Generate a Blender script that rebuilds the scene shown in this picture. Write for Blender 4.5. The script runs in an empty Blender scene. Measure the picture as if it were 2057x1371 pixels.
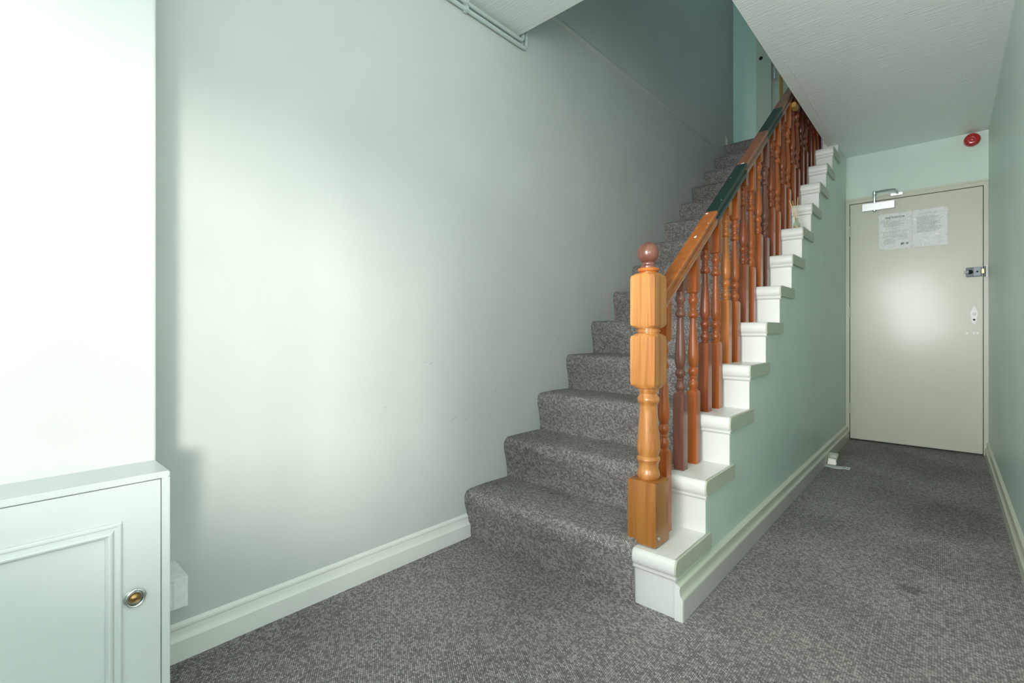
import bpy, bmesh, math, random
from mathutils import Vector, Matrix
random.seed(7)
S = bpy.context.scene
C = S.collection

# ------------------------------------------------------------------ camera
F_PX, HORIZON = 963.0, 665.0
YAW = math.atan((1903 - 1028.5) / F_PX)
cam_d = bpy.data.cameras.new('camera')
cam_d.sensor_width = 36.0
cam_d.lens = F_PX / 2057 * 36.0
cam_d.shift_y = (HORIZON - 685.5) / 2057
cam_d.clip_start = 0.02
cam = bpy.data.objects.new('camera', cam_d)
cam.location = (0, 0, 0.907)
cam.rotation_euler = (math.pi / 2, 0, YAW)
C.objects.link(cam)
S.camera = cam

# ------------------------------------------------------------------ light
S.view_settings.view_transform = 'Standard'
S.view_settings.look = 'None'
S.view_settings.gamma = 1.0
S.view_settings.use_curve_mapping = False
S.view_settings.exposure = 0.30
S.cycles.caustics_reflective = False
S.cycles.caustics_refractive = False
S.cycles.max_bounces = 8
world = bpy.data.worlds.new('sky')
S.world = world
world.use_nodes = True
world.node_tree.nodes['Background'].inputs['Color'].default_value = (0.97, 0.96, 1.0, 1)
world.node_tree.nodes['Background'].inputs['Strength'].default_value = 2.5

sun_d = bpy.data.lights.new('low_sun', 'SUN')
sun_d.energy = 2.4
sun_d.angle = math.radians(7)
sun_d.color = (1.0, 0.91, 0.85)
sun = bpy.data.objects.new('low_sun', sun_d)
sun.rotation_euler = Vector((-1.0, 0.41, -0.125)).to_track_quat('-Z', 'Y').to_euler()
C.objects.link(sun)

def area(name, loc, direction, sx, sy, power, color, spread=180):
    d = bpy.data.lights.new(name, 'AREA')
    d.shape = 'RECTANGLE'; d.size = sx; d.size_y = sy; d.energy = power; d.color = color
    o = bpy.data.objects.new(name, d)
    o.location = loc
    o.rotation_euler = Vector(direction).to_track_quat('-Z', 'Z').to_euler()
    d.spread = math.radians(spread)
    C.objects.link(o)
    return o
# daylight entering through the entrance window behind the camera
area('entrance_window_daylight', (-0.42, -0.68, 1.30), (0.32, 1, 0.0), 0.72, 1.15, 25, (1.0, 0.99, 0.97), 84)
area('entrance_window_daylight_wide', (2.05, -0.68, 1.30), (-0.10, 1, 0.75), 2.1, 1.15, 68, (1.0, 0.965, 0.96), 170)
# added fill lamps brightening the landing and upper stairwell; no window stands there
area('landing_fill', (-3.3, 5.45, 3.75), (1, 0.3, -0.1), 0.8, 1.1, 6, (0.72, 0.92, 1.0))
area('upper_stairwell_fill', (0.10, 3.9, 3.9), (-1, 0, -0.05), 1.6, 1.1, 3.2, (0.70, 0.90, 1.0))

# ------------------------------------------------------------------ material helpers
def nodes_of(name):
    m = bpy.data.materials.new(name)
    m.use_nodes = True
    nt = m.node_tree
    return m, nt, nt.nodes['Principled BSDF']

def N(nt, kind, **kw):
    n = nt.nodes.new(kind)
    for k, v in kw.items():
        setattr(n, k, v)
    return n

def noise(nt, vec, scale, detail=3.0, rough=0.5):
    n = N(nt, 'ShaderNodeTexNoise')
    n.inputs['Scale'].default_value = scale
    n.inputs['Detail'].default_value = detail
    n.inputs['Roughness'].default_value = rough
    if vec is not None:
        nt.links.new(vec, n.inputs['Vector'])
    return n

def mapped(nt, scale=(1, 1, 1), coord='Object', rot=(0, 0, 0)):
    t = N(nt, 'ShaderNodeTexCoord')
    mp = N(nt, 'ShaderNodeMapping')
    mp.inputs['Scale'].default_value = scale
    mp.inputs['Rotation'].default_value = rot
    nt.links.new(t.outputs[coord], mp.inputs['Vector'])
    return mp.outputs['Vector']

def ramp(nt, fac, stops):
    r = N(nt, 'ShaderNodeValToRGB')
    e = r.color_ramp.elements
    e[0].position, e[0].color = stops[0][0], (*stops[0][1], 1)
    e[1].position, e[1].color = stops[1][0], (*stops[1][1], 1)
    for p, c in stops[2:]:
        x = e.new(p); x.color = (*c, 1)
    nt.links.new(fac, r.inputs['Fac'])
    return r

def bump(nt, bsdf, height, strength, dist):
    b = N(nt, 'ShaderNodeBump')
    b.inputs['Strength'].default_value = strength
    b.inputs['Distance'].default_value = dist
    nt.links.new(height, b.inputs['Height'])
    nt.links.new(b.outputs['Normal'], bsdf.inputs['Normal'])
    return b

def paint(name, col, rough=0.5, var=0.05, bscale=45, bstr=0.12, coat=0.0, scuffs=False):
    m, nt, b = nodes_of(name)
    v = mapped(nt)
    n1 = noise(nt, v, 2.5, 5)
    lo = tuple(c * (1 - var) for c in col); hi = tuple(min(1, c * (1 + var)) for c in col)
    r = ramp(nt, n1.outputs['Fac'], [(0.3, lo), (0.7, hi)])
    out = r.outputs['Color']
    if scuffs:
        vv = mapped(nt, (1, 1, 2.2), rot=(0.5, 0, 0))
        vo = N(nt, 'ShaderNodeTexVoronoi'); vo.inputs['Scale'].default_value = 3.0
        nt.links.new(vv, vo.inputs['Vector'])
        nf = noise(nt, vv, 60, 2)
        ad = N(nt, 'ShaderNodeMath', operation='MULTIPLY_ADD')
        nt.links.new(nf.outputs['Fac'], ad.inputs[0]); ad.inputs[1].default_value = 0.02
        nt.links.new(vo.outputs['Distance'], ad.inputs[2])
        rr = ramp(nt, ad.outputs[0], [(0.014, (1, 1, 1)), (0.022, (0, 0, 0))])
        mx = N(nt, 'ShaderNodeMix', data_type='RGBA')
        nt.links.new(rr.outputs['Color'], mx.inputs['Factor'])
        nt.links.new(out, mx.inputs['A'])
        mx.inputs['B'].default_value = (*(c * 0.5 for c in col), 1)
        out = mx.outputs['Result']
    nt.links.new(out, b.inputs['Base Color'])
    b.inputs['Roughness'].default_value = rough
    b.inputs['Coat Weight'].default_value = coat
    b.inputs['Coat Roughness'].default_value = 0.15
    n2 = noise(nt, v, bscale, 4)
    bump(nt, b, n2.outputs['Fac'], bstr, 0.004)
    return m

def wood(name, dark, mid, light, scale=1.0, coat=0.35, rough=0.35, axis='Z'):
    m, nt, b = nodes_of(name)
    sc = {'Z': (38, 38, 1.6), 'Y': (38, 1.6, 38)}[axis]
    v = mapped(nt, tuple(s * scale for s in sc))
    oi = N(nt, 'ShaderNodeObjectInfo')
    ad = N(nt, 'ShaderNodeVectorMath', operation='ADD')
    cm = N(nt, 'ShaderNodeVectorMath', operation='SCALE'); cm.inputs['Scale'].default_value = 37.0
    cx = N(nt, 'ShaderNodeCombineXYZ')
    for i in range(3):
        nt.links.new(oi.outputs['Random'], cx.inputs[i])
    nt.links.new(cx.outputs[0], cm.inputs[0])
    nt.links.new(v, ad.inputs[0]); nt.links.new(cm.outputs[0], ad.inputs[1])
    n = noise(nt, ad.outputs[0], 1.0, 6, 0.6)
    n.inputs['Distortion'].default_value = 0.6
    r = ramp(nt, n.outputs['Fac'], [(0.32, dark), (0.68, light), (0.5, mid)])
    nt.links.new(r.outputs['Color'], b.inputs['Base Color'])
    b.inputs['Roughness'].default_value = rough
    b.inputs['Coat Weight'].default_value = coat
    b.inputs['Coat Roughness'].default_value = 0.08
    bump(nt, b, n.outputs['Fac'], 0.05, 0.002)
    return m

def plain(name, col, rough=0.4, metal=0.0, coat=0.0, bscale=60, bstr=0.05):
    m, nt, b = nodes_of(name)
    v = mapped(nt)
    n = noise(nt, v, bscale, 2)
    r = ramp(nt, n.outputs['Fac'], [(0.3, tuple(c * 0.93 for c in col)), (0.7, tuple(min(1, c * 1.05) for c in col))])
    nt.links.new(r.outputs['Color'], b.inputs['Base Color'])
    b.inputs['Roughness'].default_value = rough
    b.inputs['Metallic'].default_value = metal
    b.inputs['Coat Weight'].default_value = coat
    bump(nt, b, n.outputs['Fac'], bstr, 0.001)
    return m

def carpet(name, stain=None):
    """Loop-pile carpet: staggered loops, UV in metres."""
    m, nt, b = nodes_of(name)
    L = nt.links
    uv = N(nt, 'ShaderNodeUVMap')
    sep = N(nt, 'ShaderNodeSeparateXYZ'); L.new(uv.outputs[0], sep.inputs[0])
    rot = N(nt, 'ShaderNodeMapping'); rot.inputs['Rotation'].default_value = (0, 0, math.radians(33)); L.new(uv.outputs[0], rot.inputs['Vector'])
    rsep = N(nt, 'ShaderNodeSeparateXYZ'); L.new(rot.outputs[0], rsep.inputs[0])
    def M(op, a, bb=None, c=None):
        n = N(nt, 'ShaderNodeMath', operation=op)
        for i, x in enumerate((a, bb, c)):
            if x is None: continue
            if isinstance(x, (int, float)): n.inputs[i].default_value = x
            else: L.new(x, n.inputs[i])
        return n.outputs[0]
    wob = noise(nt, uv.outputs[0], 60, 2)
    vv = M('MULTIPLY_ADD', rsep.outputs[1], 1 / 0.0056, M('MULTIPLY', wob.outputs['Fac'], 0.9))
    row = M('FLOOR', vv)
    off = M('MULTIPLY', M('MODULO', row, 2.0), 0.5)
    uu = M('ADD', M('MULTIPLY_ADD', rsep.outputs[0], 1 / 0.0074, M('MULTIPLY', wob.outputs['Color'], 0.0)), off)
    col_i = M('FLOOR', uu)
    du = M('SUBTRACT', M('SUBTRACT', uu, col_i), 0.5)
    dv = M('SUBTRACT', M('SUBTRACT', vv, row), 0.5)
    d2 = M('ADD', M('MULTIPLY', du, du), M('MULTIPLY', dv, dv))
    dome = M('SUBTRACT', 1.0, M('MULTIPLY', d2, 2.4))
    cid = N(nt, 'ShaderNodeCombineXYZ'); L.new(col_i, cid.inputs[0]); L.new(row, cid.inputs[1])
    wn = N(nt, 'ShaderNodeTexWhiteNoise', noise_dimensions='2D'); L.new(cid.outputs[0], wn.inputs['Vector'])
    fib = noise(nt, uv.outputs[0], 900, 2)
    val = M('ADD', M('MULTIPLY', wn.outputs['Value'], 0.19), M('MULTIPLY', fib.outputs['Fac'], 0.81))
    tone = ramp(nt, val, [(0.27, (0.085, 0.078, 0.076)), (0.74, (0.82, 0.765, 0.75)), (0.5, (0.31, 0.287, 0.28))])
    big = noise(nt, uv.outputs[0], 1.7, 4)
    wear = ramp(nt, big.outputs['Fac'], [(0.35, (0.82, 0.82, 0.82)), (0.65, (1.1, 1.1, 1.1))])
    mul = N(nt, 'ShaderNodeMix', data_type='RGBA', blend_type='MULTIPLY'); mul.inputs['Factor'].default_value = 1
    L.new(tone.outputs['Color'], mul.inputs['A']); L.new(wear.outputs['Color'], mul.inputs['B'])
    out = mul.outputs['Result']
    shade = ramp(nt, dome, [(0.12, (0.18, 0.18, 0.18)), (0.72, (1.15, 1.15, 1.15))])
    mul2 = N(nt, 'ShaderNodeMix', data_type='RGBA', blend_type='MULTIPLY'); mul2.inputs['Factor'].default_value = 0.9
    L.new(out, mul2.inputs['A']); L.new(shade.outputs['Color'], mul2.inputs['B'])
    out = mul2.outputs['Result']
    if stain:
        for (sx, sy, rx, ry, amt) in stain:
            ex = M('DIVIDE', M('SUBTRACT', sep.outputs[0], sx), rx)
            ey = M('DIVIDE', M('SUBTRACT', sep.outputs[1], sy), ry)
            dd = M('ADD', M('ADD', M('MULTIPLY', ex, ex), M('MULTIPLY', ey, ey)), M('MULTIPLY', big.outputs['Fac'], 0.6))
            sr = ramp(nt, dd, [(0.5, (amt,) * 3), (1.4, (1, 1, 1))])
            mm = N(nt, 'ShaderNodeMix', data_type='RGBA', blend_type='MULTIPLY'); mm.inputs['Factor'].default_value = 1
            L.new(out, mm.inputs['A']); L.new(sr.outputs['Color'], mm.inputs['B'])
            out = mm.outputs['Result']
    L.new(out, b.inputs['Base Color'])
    b.inputs['Roughness'].default_value = 0.95
    b.inputs['Specular IOR Level'].default_value = 0.15
    bump(nt, b, dome, 0.9, 0.003)
    return m

def ceiling_mat(name, col):
    m, nt, b = nodes_of(name)
    v = mapped(nt, (6, 110, 40))
    n = noise(nt, v, 1.0, 4, 0.65)
    v2 = mapped(nt)
    n2 = noise(nt, v2, 90, 3)
    ad = N(nt, 'ShaderNodeMath', operation='MULTIPLY_ADD')
    nt.links.new(n2.outputs['Fac'], ad.inputs[0]); ad.inputs[1].default_value = 0.25
    nt.links.new(n.outputs['Fac'], ad.inputs[2])
    b.inputs['Base Color'].default_value = (*col, 1)
    b.inputs['Roughness'].default_value = 0.42
    bump(nt, b, ad.outputs[0], 0.55, 0.005)
    return m

MINT = (0.622, 0.652, 0.638)
M_wall = paint('mint_wall_paint', MINT, 0.42, 0.03, 30, 0.10, scuffs=True)
M_wall2 = paint('mint_wall_paint_lifted', (0.64, 0.78, 0.705), 0.38, 0.04, 25, 0.12)  # same wall mint, colour lifted and greened to stand in for corridor light
M_ceil = ceiling_mat('combed_ceiling_paint', (0.88, 0.93, 0.905))
M_white = paint('white_gloss_paint', (0.78, 0.80, 0.77), 0.32, 0.03, 40, 0.14, 0.2)
M_cream = paint('cream_gloss_paint', (0.60, 0.63, 0.53), 0.36, 0.03, 9, 0.12, 0.16)
M_skirt = paint('white_skirting_paint', (0.84, 0.855, 0.82), 0.35, 0.04, 40, 0.16, 0.1)
M_skirt_green = paint('pale_green_skirting_paint', (0.62, 0.655, 0.55), 0.35, 0.05, 40, 0.16, 0.1)
M_grey = paint('grey_strip_paint', (0.56, 0.55, 0.54), 0.5, 0.04, 50, 0.10)
M_sage = paint('sage_edge_paint', (0.50, 0.545, 0.44), 0.42, 0.04, 40, 0.14)
M_cab = paint('pale_blue_cupboard_paint', (0.63, 0.66, 0.66), 0.35, 0.03, 30, 0.10, 0.1)
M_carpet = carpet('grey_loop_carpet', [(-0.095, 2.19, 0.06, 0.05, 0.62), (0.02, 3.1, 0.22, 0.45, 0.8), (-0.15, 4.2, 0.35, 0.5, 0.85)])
M_stairc = carpet('grey_loop_stair_carpet')
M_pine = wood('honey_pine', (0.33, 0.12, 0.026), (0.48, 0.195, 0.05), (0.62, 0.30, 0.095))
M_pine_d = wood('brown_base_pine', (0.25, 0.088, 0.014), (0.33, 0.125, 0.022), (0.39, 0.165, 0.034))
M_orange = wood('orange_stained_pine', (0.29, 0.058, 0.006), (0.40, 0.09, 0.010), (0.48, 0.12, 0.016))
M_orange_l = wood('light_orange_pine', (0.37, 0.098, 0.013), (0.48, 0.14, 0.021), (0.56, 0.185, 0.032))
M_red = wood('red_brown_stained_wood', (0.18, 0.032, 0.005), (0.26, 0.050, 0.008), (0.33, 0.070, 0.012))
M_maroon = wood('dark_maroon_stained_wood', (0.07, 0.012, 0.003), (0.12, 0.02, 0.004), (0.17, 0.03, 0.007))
M_plum = wood('dark_plum_stained_wood', (0.11, 0.035, 0.022), (0.17, 0.055, 0.035), (0.23, 0.08, 0.05))
M_ball = wood('dusky_plum_ball_wood', (0.11, 0.036, 0.024), (0.16, 0.056, 0.038), (0.21, 0.08, 0.056), coat=0.5)
M_rail_o = wood('orange_rail_wood', (0.28, 0.075, 0.012), (0.36, 0.105, 0.018), (0.43, 0.14, 0.027), axis='Y')
M_rail_b = wood('brown_rail_wood', (0.17, 0.055, 0.022), (0.24, 0.08, 0.032), (0.30, 0.11, 0.045), axis='Y')
M_rail_g = plain('dark_green_rail_paint', (0.008, 0.030, 0.024), 0.42, coat=0.08)
M_chrome = plain('polished_steel', (0.75, 0.78, 0.80), 0.18, 1.0)
M_silver = plain('brushed_silver', (0.70, 0.74, 0.77), 0.30, 0.85)
M_dgrey = plain('dark_grey_metal', (0.05, 0.068, 0.075), 0.4, 0.4)
M_mgrey = plain('mid_grey_metal', (0.13, 0.165, 0.175), 0.4, 0.4)
M_black = plain('black_hole', (0.01, 0.01, 0.01), 0.8)
M_brass = plain('brass', (0.72, 0.48, 0.16), 0.3, 0.9)
M_abrass = plain('antique_brass', (0.36, 0.22, 0.09), 0.35, 0.9, bscale=300, bstr=0.6)
M_redp = plain('red_plastic', (0.42, 0.012, 0.014), 0.25, coat=0.4)
M_pipe = paint('pipe_paint', (0.55, 0.64, 0.62), 0.35, 0.03, 40, 0.08, 0.2)
M_paper = plain('white_paper', (0.86, 0.88, 0.87), 0.5)
M_ink = plain('grey_ink', (0.40, 0.46, 0.44), 0.6)
M_inkd = plain('dark_ink', (0.14, 0.17, 0.16), 0.6)
M_reed = plain('pale_reed', (0.72, 0.50, 0.27), 0.6)
M_plastic = plain('white_plastic', (0.86, 0.88, 0.87), 0.35)
M_yellow = plain('bare_pine_block', (0.46, 0.27, 0.07), 0.6)

def sleeve_mat():
    m, nt, b = nodes_of('clear_plastic_sleeve')
    v = mapped(nt, (9, 9, 13))
    n = noise(nt, v, 1.2, 5, 0.6); n.inputs['Distortion'].default_value = 1.5
    b.inputs['Base Color'].default_value = (0.93, 0.96, 0.95, 1)
    b.inputs['Roughness'].default_value = 0.12
    r = ramp(nt, n.outputs['Fac'], [(0.50, (0.04, 0.04, 0.04)), (0.66, (0.55, 0.55, 0.55))])
    nt.links.new(r.outputs['Color'], b.inputs['Alpha'])
    bump(nt, b, n.outputs['Fac'], 0.5, 0.01)
    return m
M_sleeve = sleeve_mat()
def glass_mat(name, tint, mixf):
    m = bpy.data.materials.new(name); m.use_nodes = True
    nt = m.node_tree
    for n in list(nt.nodes): nt.nodes.remove(n)
    o = N(nt, 'ShaderNodeOutputMaterial'); t = N(nt, 'ShaderNodeBsdfTransparent'); g = N(nt, 'ShaderNodeBsdfGlossy')
    t.inputs['Color'].default_value = (*tint, 1); g.inputs['Roughness'].default_value = 0.03
    mx = N(nt, 'ShaderNodeMixShader'); mx.inputs[0].default_value = mixf
    nt.links.new(t.outputs[0], mx.inputs[1]); nt.links.new(g.outputs[0], mx.inputs[2]); nt.links.new(mx.outputs[0], o.inputs[0])
    return m
M_glass = glass_mat('window_glass', (0.97, 0.99, 0.98), 0.06)
M_bottle = glass_mat('bottle_glass', (0.80, 0.90, 0.84), 0.16)

# ------------------------------------------------------------------ mesh helpers
def link(name, me, mat, parent=None):
    o = bpy.data.objects.new(name, me)
    C.objects.link(o)
    if mat and not me.materials: me.materials.append(mat)
    if parent: o.parent = parent
    return o

def finish(bm, name, smooth_deg=None):
    bmesh.ops.recalc_face_normals(bm, faces=bm.faces)
    if smooth_deg:
        lim = math.radians(smooth_deg)
        for f in bm.faces: f.smooth = True
        for e in bm.edges:
            if len(e.link_faces) == 2 and e.calc_face_angle() > lim: e.smooth = False
    me = bpy.data.meshes.new(name)
    bm.to_mesh(me); bm.free()
    return me

def box_bm(bm, a, b, bevel=0.0):
    vs = [bm.verts.new((x, y, z)) for x in (a[0], b[0]) for y in (a[1], b[1]) for z in (a[2], b[2])]
    fs = [(0, 1, 3, 2), (4, 6, 7, 5), (0, 4, 5, 1), (2, 3, 7, 6), (0, 2, 6, 4), (1, 5, 7, 3)]
    faces = [bm.faces.new([vs[i] for i in f]) for f in fs]
    if bevel:
        es = list({e for f in faces for e in f.edges})
        bmesh.ops.bevel(bm, geom=es, offset=bevel, segments=2, affect='EDGES', clamp_overlap=True)

def box(name, a, b, mat, parent=None, bevel=0.0):
    bm = bmesh.new(); box_bm(bm, a, b, bevel)
    return link(name, finish(bm, name, 40 if bevel else None), mat, parent)

def prism(name, pts, axis, lo, hi, mat, parent=None, smooth=None):
    """closed polygon pts extruded along axis; pts hold the two other coordinates in x,y,z order."""
    bm = bmesh.new()
    def P(p, t):
        return {'X': (t, p[0], p[1]), 'Y': (p[0], t, p[1]), 'Z': (p[0], p[1], t)}[axis]
    A = [bm.verts.new(P(p, lo)) for p in pts]; B = [bm.verts.new(P(p, hi)) for p in pts]
    n = len(pts)
    for i in range(n):
        bm.faces.new((A[i], A[(i + 1) % n], B[(i + 1) % n], B[i]))
    fa = bm.faces.new(A); fb = bm.faces.new(B[::-1])
    fa.normal_update(); fb.normal_update()
    bmesh.ops.triangulate(bm, faces=[fa, fb])
    return link(name, finish(bm, name, smooth), mat, parent)

def loft(profile, n=24):
    """profile: (z, half width, squareness)."""
    bm = bmesh.new(); rings = []
    for z, r, s in profile:
        ring = []
        for i in range(n):
            a = 2 * math.pi * i / n
            c, q = math.cos(a), math.sin(a)
            k = s / max(abs(c), abs(q)) + (1 - s)
            ring.append(bm.verts.new((r * c * k, r * q * k, z)))
        rings.append(ring)
    for A, B in zip(rings, rings[1:]):
        for i in range(n):
            bm.faces.new((A[i], A[(i + 1) % n], B[(i + 1) % n], B[i]))
    bm.faces.new(rings[0][::-1]); bm.faces.new(rings[-1])
    return finish(bm, 'turned', 33)

def tube_mesh(path, r, n=12, cap=True):
    bm = bmesh.new(); rings = []
    P = [Vector(p) for p in path]
    up = None
    for i, p in enumerate(P):
        t = ((P[i] - P[i - 1]).normalized() if i else Vector((0, 0, 0))) + ((P[i + 1] - P[i]).normalized() if i < len(P) - 1 else Vector((0, 0, 0)))
        t.normalize()
        if up is None:
            up = Vector((0, 0, 1)) if abs(t.z) < 0.9 else Vector((1, 0, 0))
        sx = t.cross(up).normalized(); sy = sx.cross(t).normalized(); up = sy
        rings.append([bm.verts.new(p + r * (math.cos(2 * math.pi * k / n) * sx + math.sin(2 * math.pi * k / n) * sy)) for k in range(n)])
    for A, B in zip(rings, rings[1:]):
        for i in range(n):
            bm.faces.new((A[i], A[(i + 1) % n], B[(i + 1) % n], B[i]))
    if cap:
        bm.faces.new(rings[0][::-1]); bm.faces.new(rings[-1])
    return finish(bm, 'tube', 40)

def lathe_x(name, prof, origin, mat, parent=None, n=28, axis=(1, 0, 0), sy=1.0):
    """revolve (distance along axis, radius) about axis at origin."""
    ax = Vector(axis); q = Vector((0, 0, 1)).rotation_difference(ax)
    bm = bmesh.new(); rings = []
    for t, r in prof:
        rings.append([bm.verts.new(Vector(origin) + q @ Vector((r * math.cos(2 * math.pi * k / n), sy * r * math.sin(2 * math.pi * k / n), t))) for k in range(n)])
    for A, B in zip(rings, rings[1:]):
        for i in range(n):
            bm.faces.new((A[i], A[(i + 1) % n], B[(i + 1) % n], B[i]))
    bm.faces.new(rings[0][::-1]); bm.faces.new(rings[-1])
    return link(name, finish(bm, name, 40), mat, parent)

def empty(name, loc=(0, 0, 0)):
    o = bpy.data.objects.new(name, None); o.empty_display_size = 0.1
    C.objects.link(o); o.location = loc
    return o

def tag(o, label, cat, group=None):
    o['label'] = label; o['category'] = cat
    if group: o['group'] = group
    return o

def struct(o, label=None, cat=None):
    o['kind'] = 'structure'
    if label: o['label'] = label
    if cat: o['category'] = cat
    return o

# ------------------------------------------------------------------ dimensions
XW = -1.576          # left wall face
XR = 0.222           # right wall face
XS = -0.635          # stair side wall face
YF = 4.905           # far wall face
ZC = 2.37            # ceiling
Y_OP = 1.782         # front edge of the stair opening
X_OP = -0.705        # right edge of the stair opening
RISE, GOING, R1 = 0.19, 0.2535, 1.467
def RY(k): return R1 + GOING * (k - 1)
YFRONT = -0.75       # entrance wall behind the camera
Y_LOBBY = 0.60       # where the corridor's right wall begins
X_LOB = 3.6
ZU = 2.66            # upper floor

# ------------------------------------------------------------------ floor
def quad_uv(name, corners, mat, sub=1):
    me = bpy.data.meshes.new(name)
    me.from_pydata(corners, [], [(0, 1, 2, 3)])
    uvl = me.uv_layers.new(name='UVMap')
    for li, l in enumerate(me.loops):
        v = me.vertices[l.vertex_index].co
        uvl.data[li].uv = (v.x, v.y)
    return me
fl = link('floor', quad_uv('floor', [(-1.75, YFRONT - .1, 0), (X_LOB + .1, YFRONT - .1, 0), (X_LOB + .1, YF + .2, 0), (-1.75, YF + .2, 0)], M_carpet), M_carpet)
struct(fl, 'grey loop-pile carpet covering the hall floor', 'floor')

# ------------------------------------------------------------------ walls
wl = box('wall_left', (XW - 0.14, YFRONT - 0.1, 0), (XW, 5.01, 5.0), M_wall)
struct(wl, 'long pale mint painted wall beside the stairs', 'wall')
# plaster ridge where the upper wall begins
ridge = prism('trim_1', [(XW - .01, 2.580), (XW + .004, 2.582), (XW + .011, 2.590), (XW + .013, 2.600), (XW + .010, 2.611), (XW - .01, 2.622)], 'Y', Y_OP + .02, 4.47, M_wall, smooth=60)
struct(ridge, 'thin plaster ridge running along the upper stairwell wall', 'trim')
# small scuffs on the plaster
M_scuff = plain('scuff_grey', (0.30, 0.36, 0.34), 0.6)
for i, (y, z, l, a) in enumerate([(2.12, .87, .03, 50), (2.05, .80, .02, 65), (1.24, .775, .012, 20), (1.21, .78, .008, 0), (1.36, .53, .018, 25), (1.43, .515, .014, 40),
                                  (2.55, 1.12, .016, 70), (2.30, 1.02, .010, 80), (1.62, .63, .01, 60), (1.02, .62, .008, 30), (1.75, 1.12, .008, 75)]):
    c_, s_ = math.cos(math.radians(a)), math.sin(math.radians(a)); w_ = .0011
    q_ = [(y - l * c_, z - l * s_), (y + w_ * s_, z - w_ * c_), (y + l * c_, z + l * s_), (y - w_ * s_, z + w_ * c_)]
    prism('scuff_mark', q_, 'X', XW - .001, XW + .0006, M_scuff, wl)
# projecting block over the cupboard
XB, XC, YE, ZT = -1.325, -1.2, 0.261, 0.617
bl = box('wall_left_projection', (XW - .05, YFRONT - .1, 0), (XB, YE, ZC + .02), M_wall, bevel=0.003)
struct(bl, 'brightly lit projecting wall above the low cupboard', 'wall')
struct(box('wall_right', (XR, Y_LOBBY, 0), (XR + .12, YF + .2, ZC + .02), M_wall2), 'narrow mint wall along the right of the corridor', 'wall')
struct(box('wall_lobby_back', (XR, Y_LOBBY, 0), (X_LOB + .1, Y_LOBBY + .12, ZC + .02), M_wall2), 'mint wall beside the entrance lobby', 'wall')
struct(box('wall_lobby_right', (X_LOB, YFRONT - .1, 0), (X_LOB + .12, Y_LOBBY + .1, ZC + .02), M_wall2), 'mint end wall of the entrance lobby', 'wall')
# far wall around the door
DX0, DX1, DZ = -0.605, 0.192, 1.966
far = prism('wall_far', [(XS - .05, 2.008), (XR + .05, 2.008), (XR + .05, ZC + .02), (XS - .05, ZC + .02)], 'Y', YF, YF + .12, M_wall2)
struct(far, 'mint wall strip above the cream corridor door', 'wall')
struct(box('wall_far_backing', (XS - .1, YF + .07, 0), (XR + .1, YF + .13, 2.05), M_wall2), 'wall behind the corridor door', 'wall')
# stair side wall with a stepped top
pts = [(RY(1) + .004, 0.0), (YF + .02, 0.0), (YF + .02, ZC)]
kmax = 12
pts.append((RY(13), ZC))
for k in range(kmax, 0, -1):
    pts.append((RY(k + 1) + .004, RISE * k - .02)); pts.append((RY(k) + .004, RISE * k - .02))
pts = [p for i, p in enumerate(pts) if i == 0 or p != pts[i - 1]]
ws = prism('wall_stair', pts, 'X', XS - .03, XS, M_wall2)
struct(ws, 'mint side wall under the stair treads', 'wall')

# entrance wall behind the camera, with its window
WX0, WX1, WZ0, WZ1 = -0.80, 3.25, 0.74, 1.91
fw = bmesh.new()
for a, b in [((XW - .1, YFRONT - .1, 0), (X_LOB + .1, YFRONT, WZ0)), ((XW - .1, YFRONT - .1, WZ1), (X_LOB + .1, YFRONT, ZC + .02)),
             ((XW - .1, YFRONT - .1, WZ0), (WX0, YFRONT, WZ1)), ((WX1, YFRONT - .1, WZ0), (X_LOB + .1, YFRONT, WZ1))]:
    box_bm(fw, a, b)
struct(link('wall_front', finish(fw, 'wall_front'), M_wall2), 'entrance wall with a wide window behind the camera', 'wall')
win = empty('window_1', (0, 0, 0)); struct(win, 'wide entrance window letting in daylight', 'window')
for i, x in enumerate([WX0, 0.01, 0.82, 1.63, 2.44, WX1]):
    box('window_mullion', (x - .02, YFRONT - .07, WZ0), (x + .02, YFRONT - .03, WZ1), M_white, win)
box('window_rail', (WX0, YFRONT - .07, WZ0), (WX1, YFRONT - .03, WZ0 + .04), M_white, win)
box('window_rail', (WX0, YFRONT - .07, WZ1 - .04), (WX1, YFRONT - .03, WZ1), M_white, win)
xs = [WX0, 0.01, 0.82, 1.63, 2.44, WX1]
for a, b in zip(xs, xs[1:]):
    box('window_pane', (a + .02, YFRONT - .053, WZ0 + .04), (b - .02, YFRONT - .047, WZ1 - .04), M_glass, win)

# ------------------------------------------------------------------ ceiling and upper storey
cp = [(XW - .1, YFRONT - .1), (X_LOB + .1, YFRONT - .1), (X_LOB + .1, YF + .2), (X_OP, YF + .2), (X_OP, Y_OP), (XW - .1, Y_OP)]
struct(prism('ceiling', cp, 'Z', ZC, ZU - .02, M_ceil), 'combed textured ceiling around the stair opening', 'ceiling')
jt = prism('trim_2', [(-.652, ZC - .0006), (-.646, ZC - .0012), (-.640, ZC + .002), (-.655, ZC + .002)], 'Y', 2.95, 4.62, M_ceil, smooth=50)
struct(jt, 'faint plaster joint in the ceiling beside the stair opening', 'trim')
struct(box('ceiling_landing', (-4.0, 1.5, 5.0), (0.5, 6.2, 5.1), M_ceil), 'ceiling high above the stairwell', 'ceiling')
struct(box('wall_upper_front', (XW - .1, Y_OP - .12, ZU - .02), (0.4, Y_OP - .002, 5.0), M_wall2), 'upper stairwell wall above the ceiling edge', 'wall')
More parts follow.
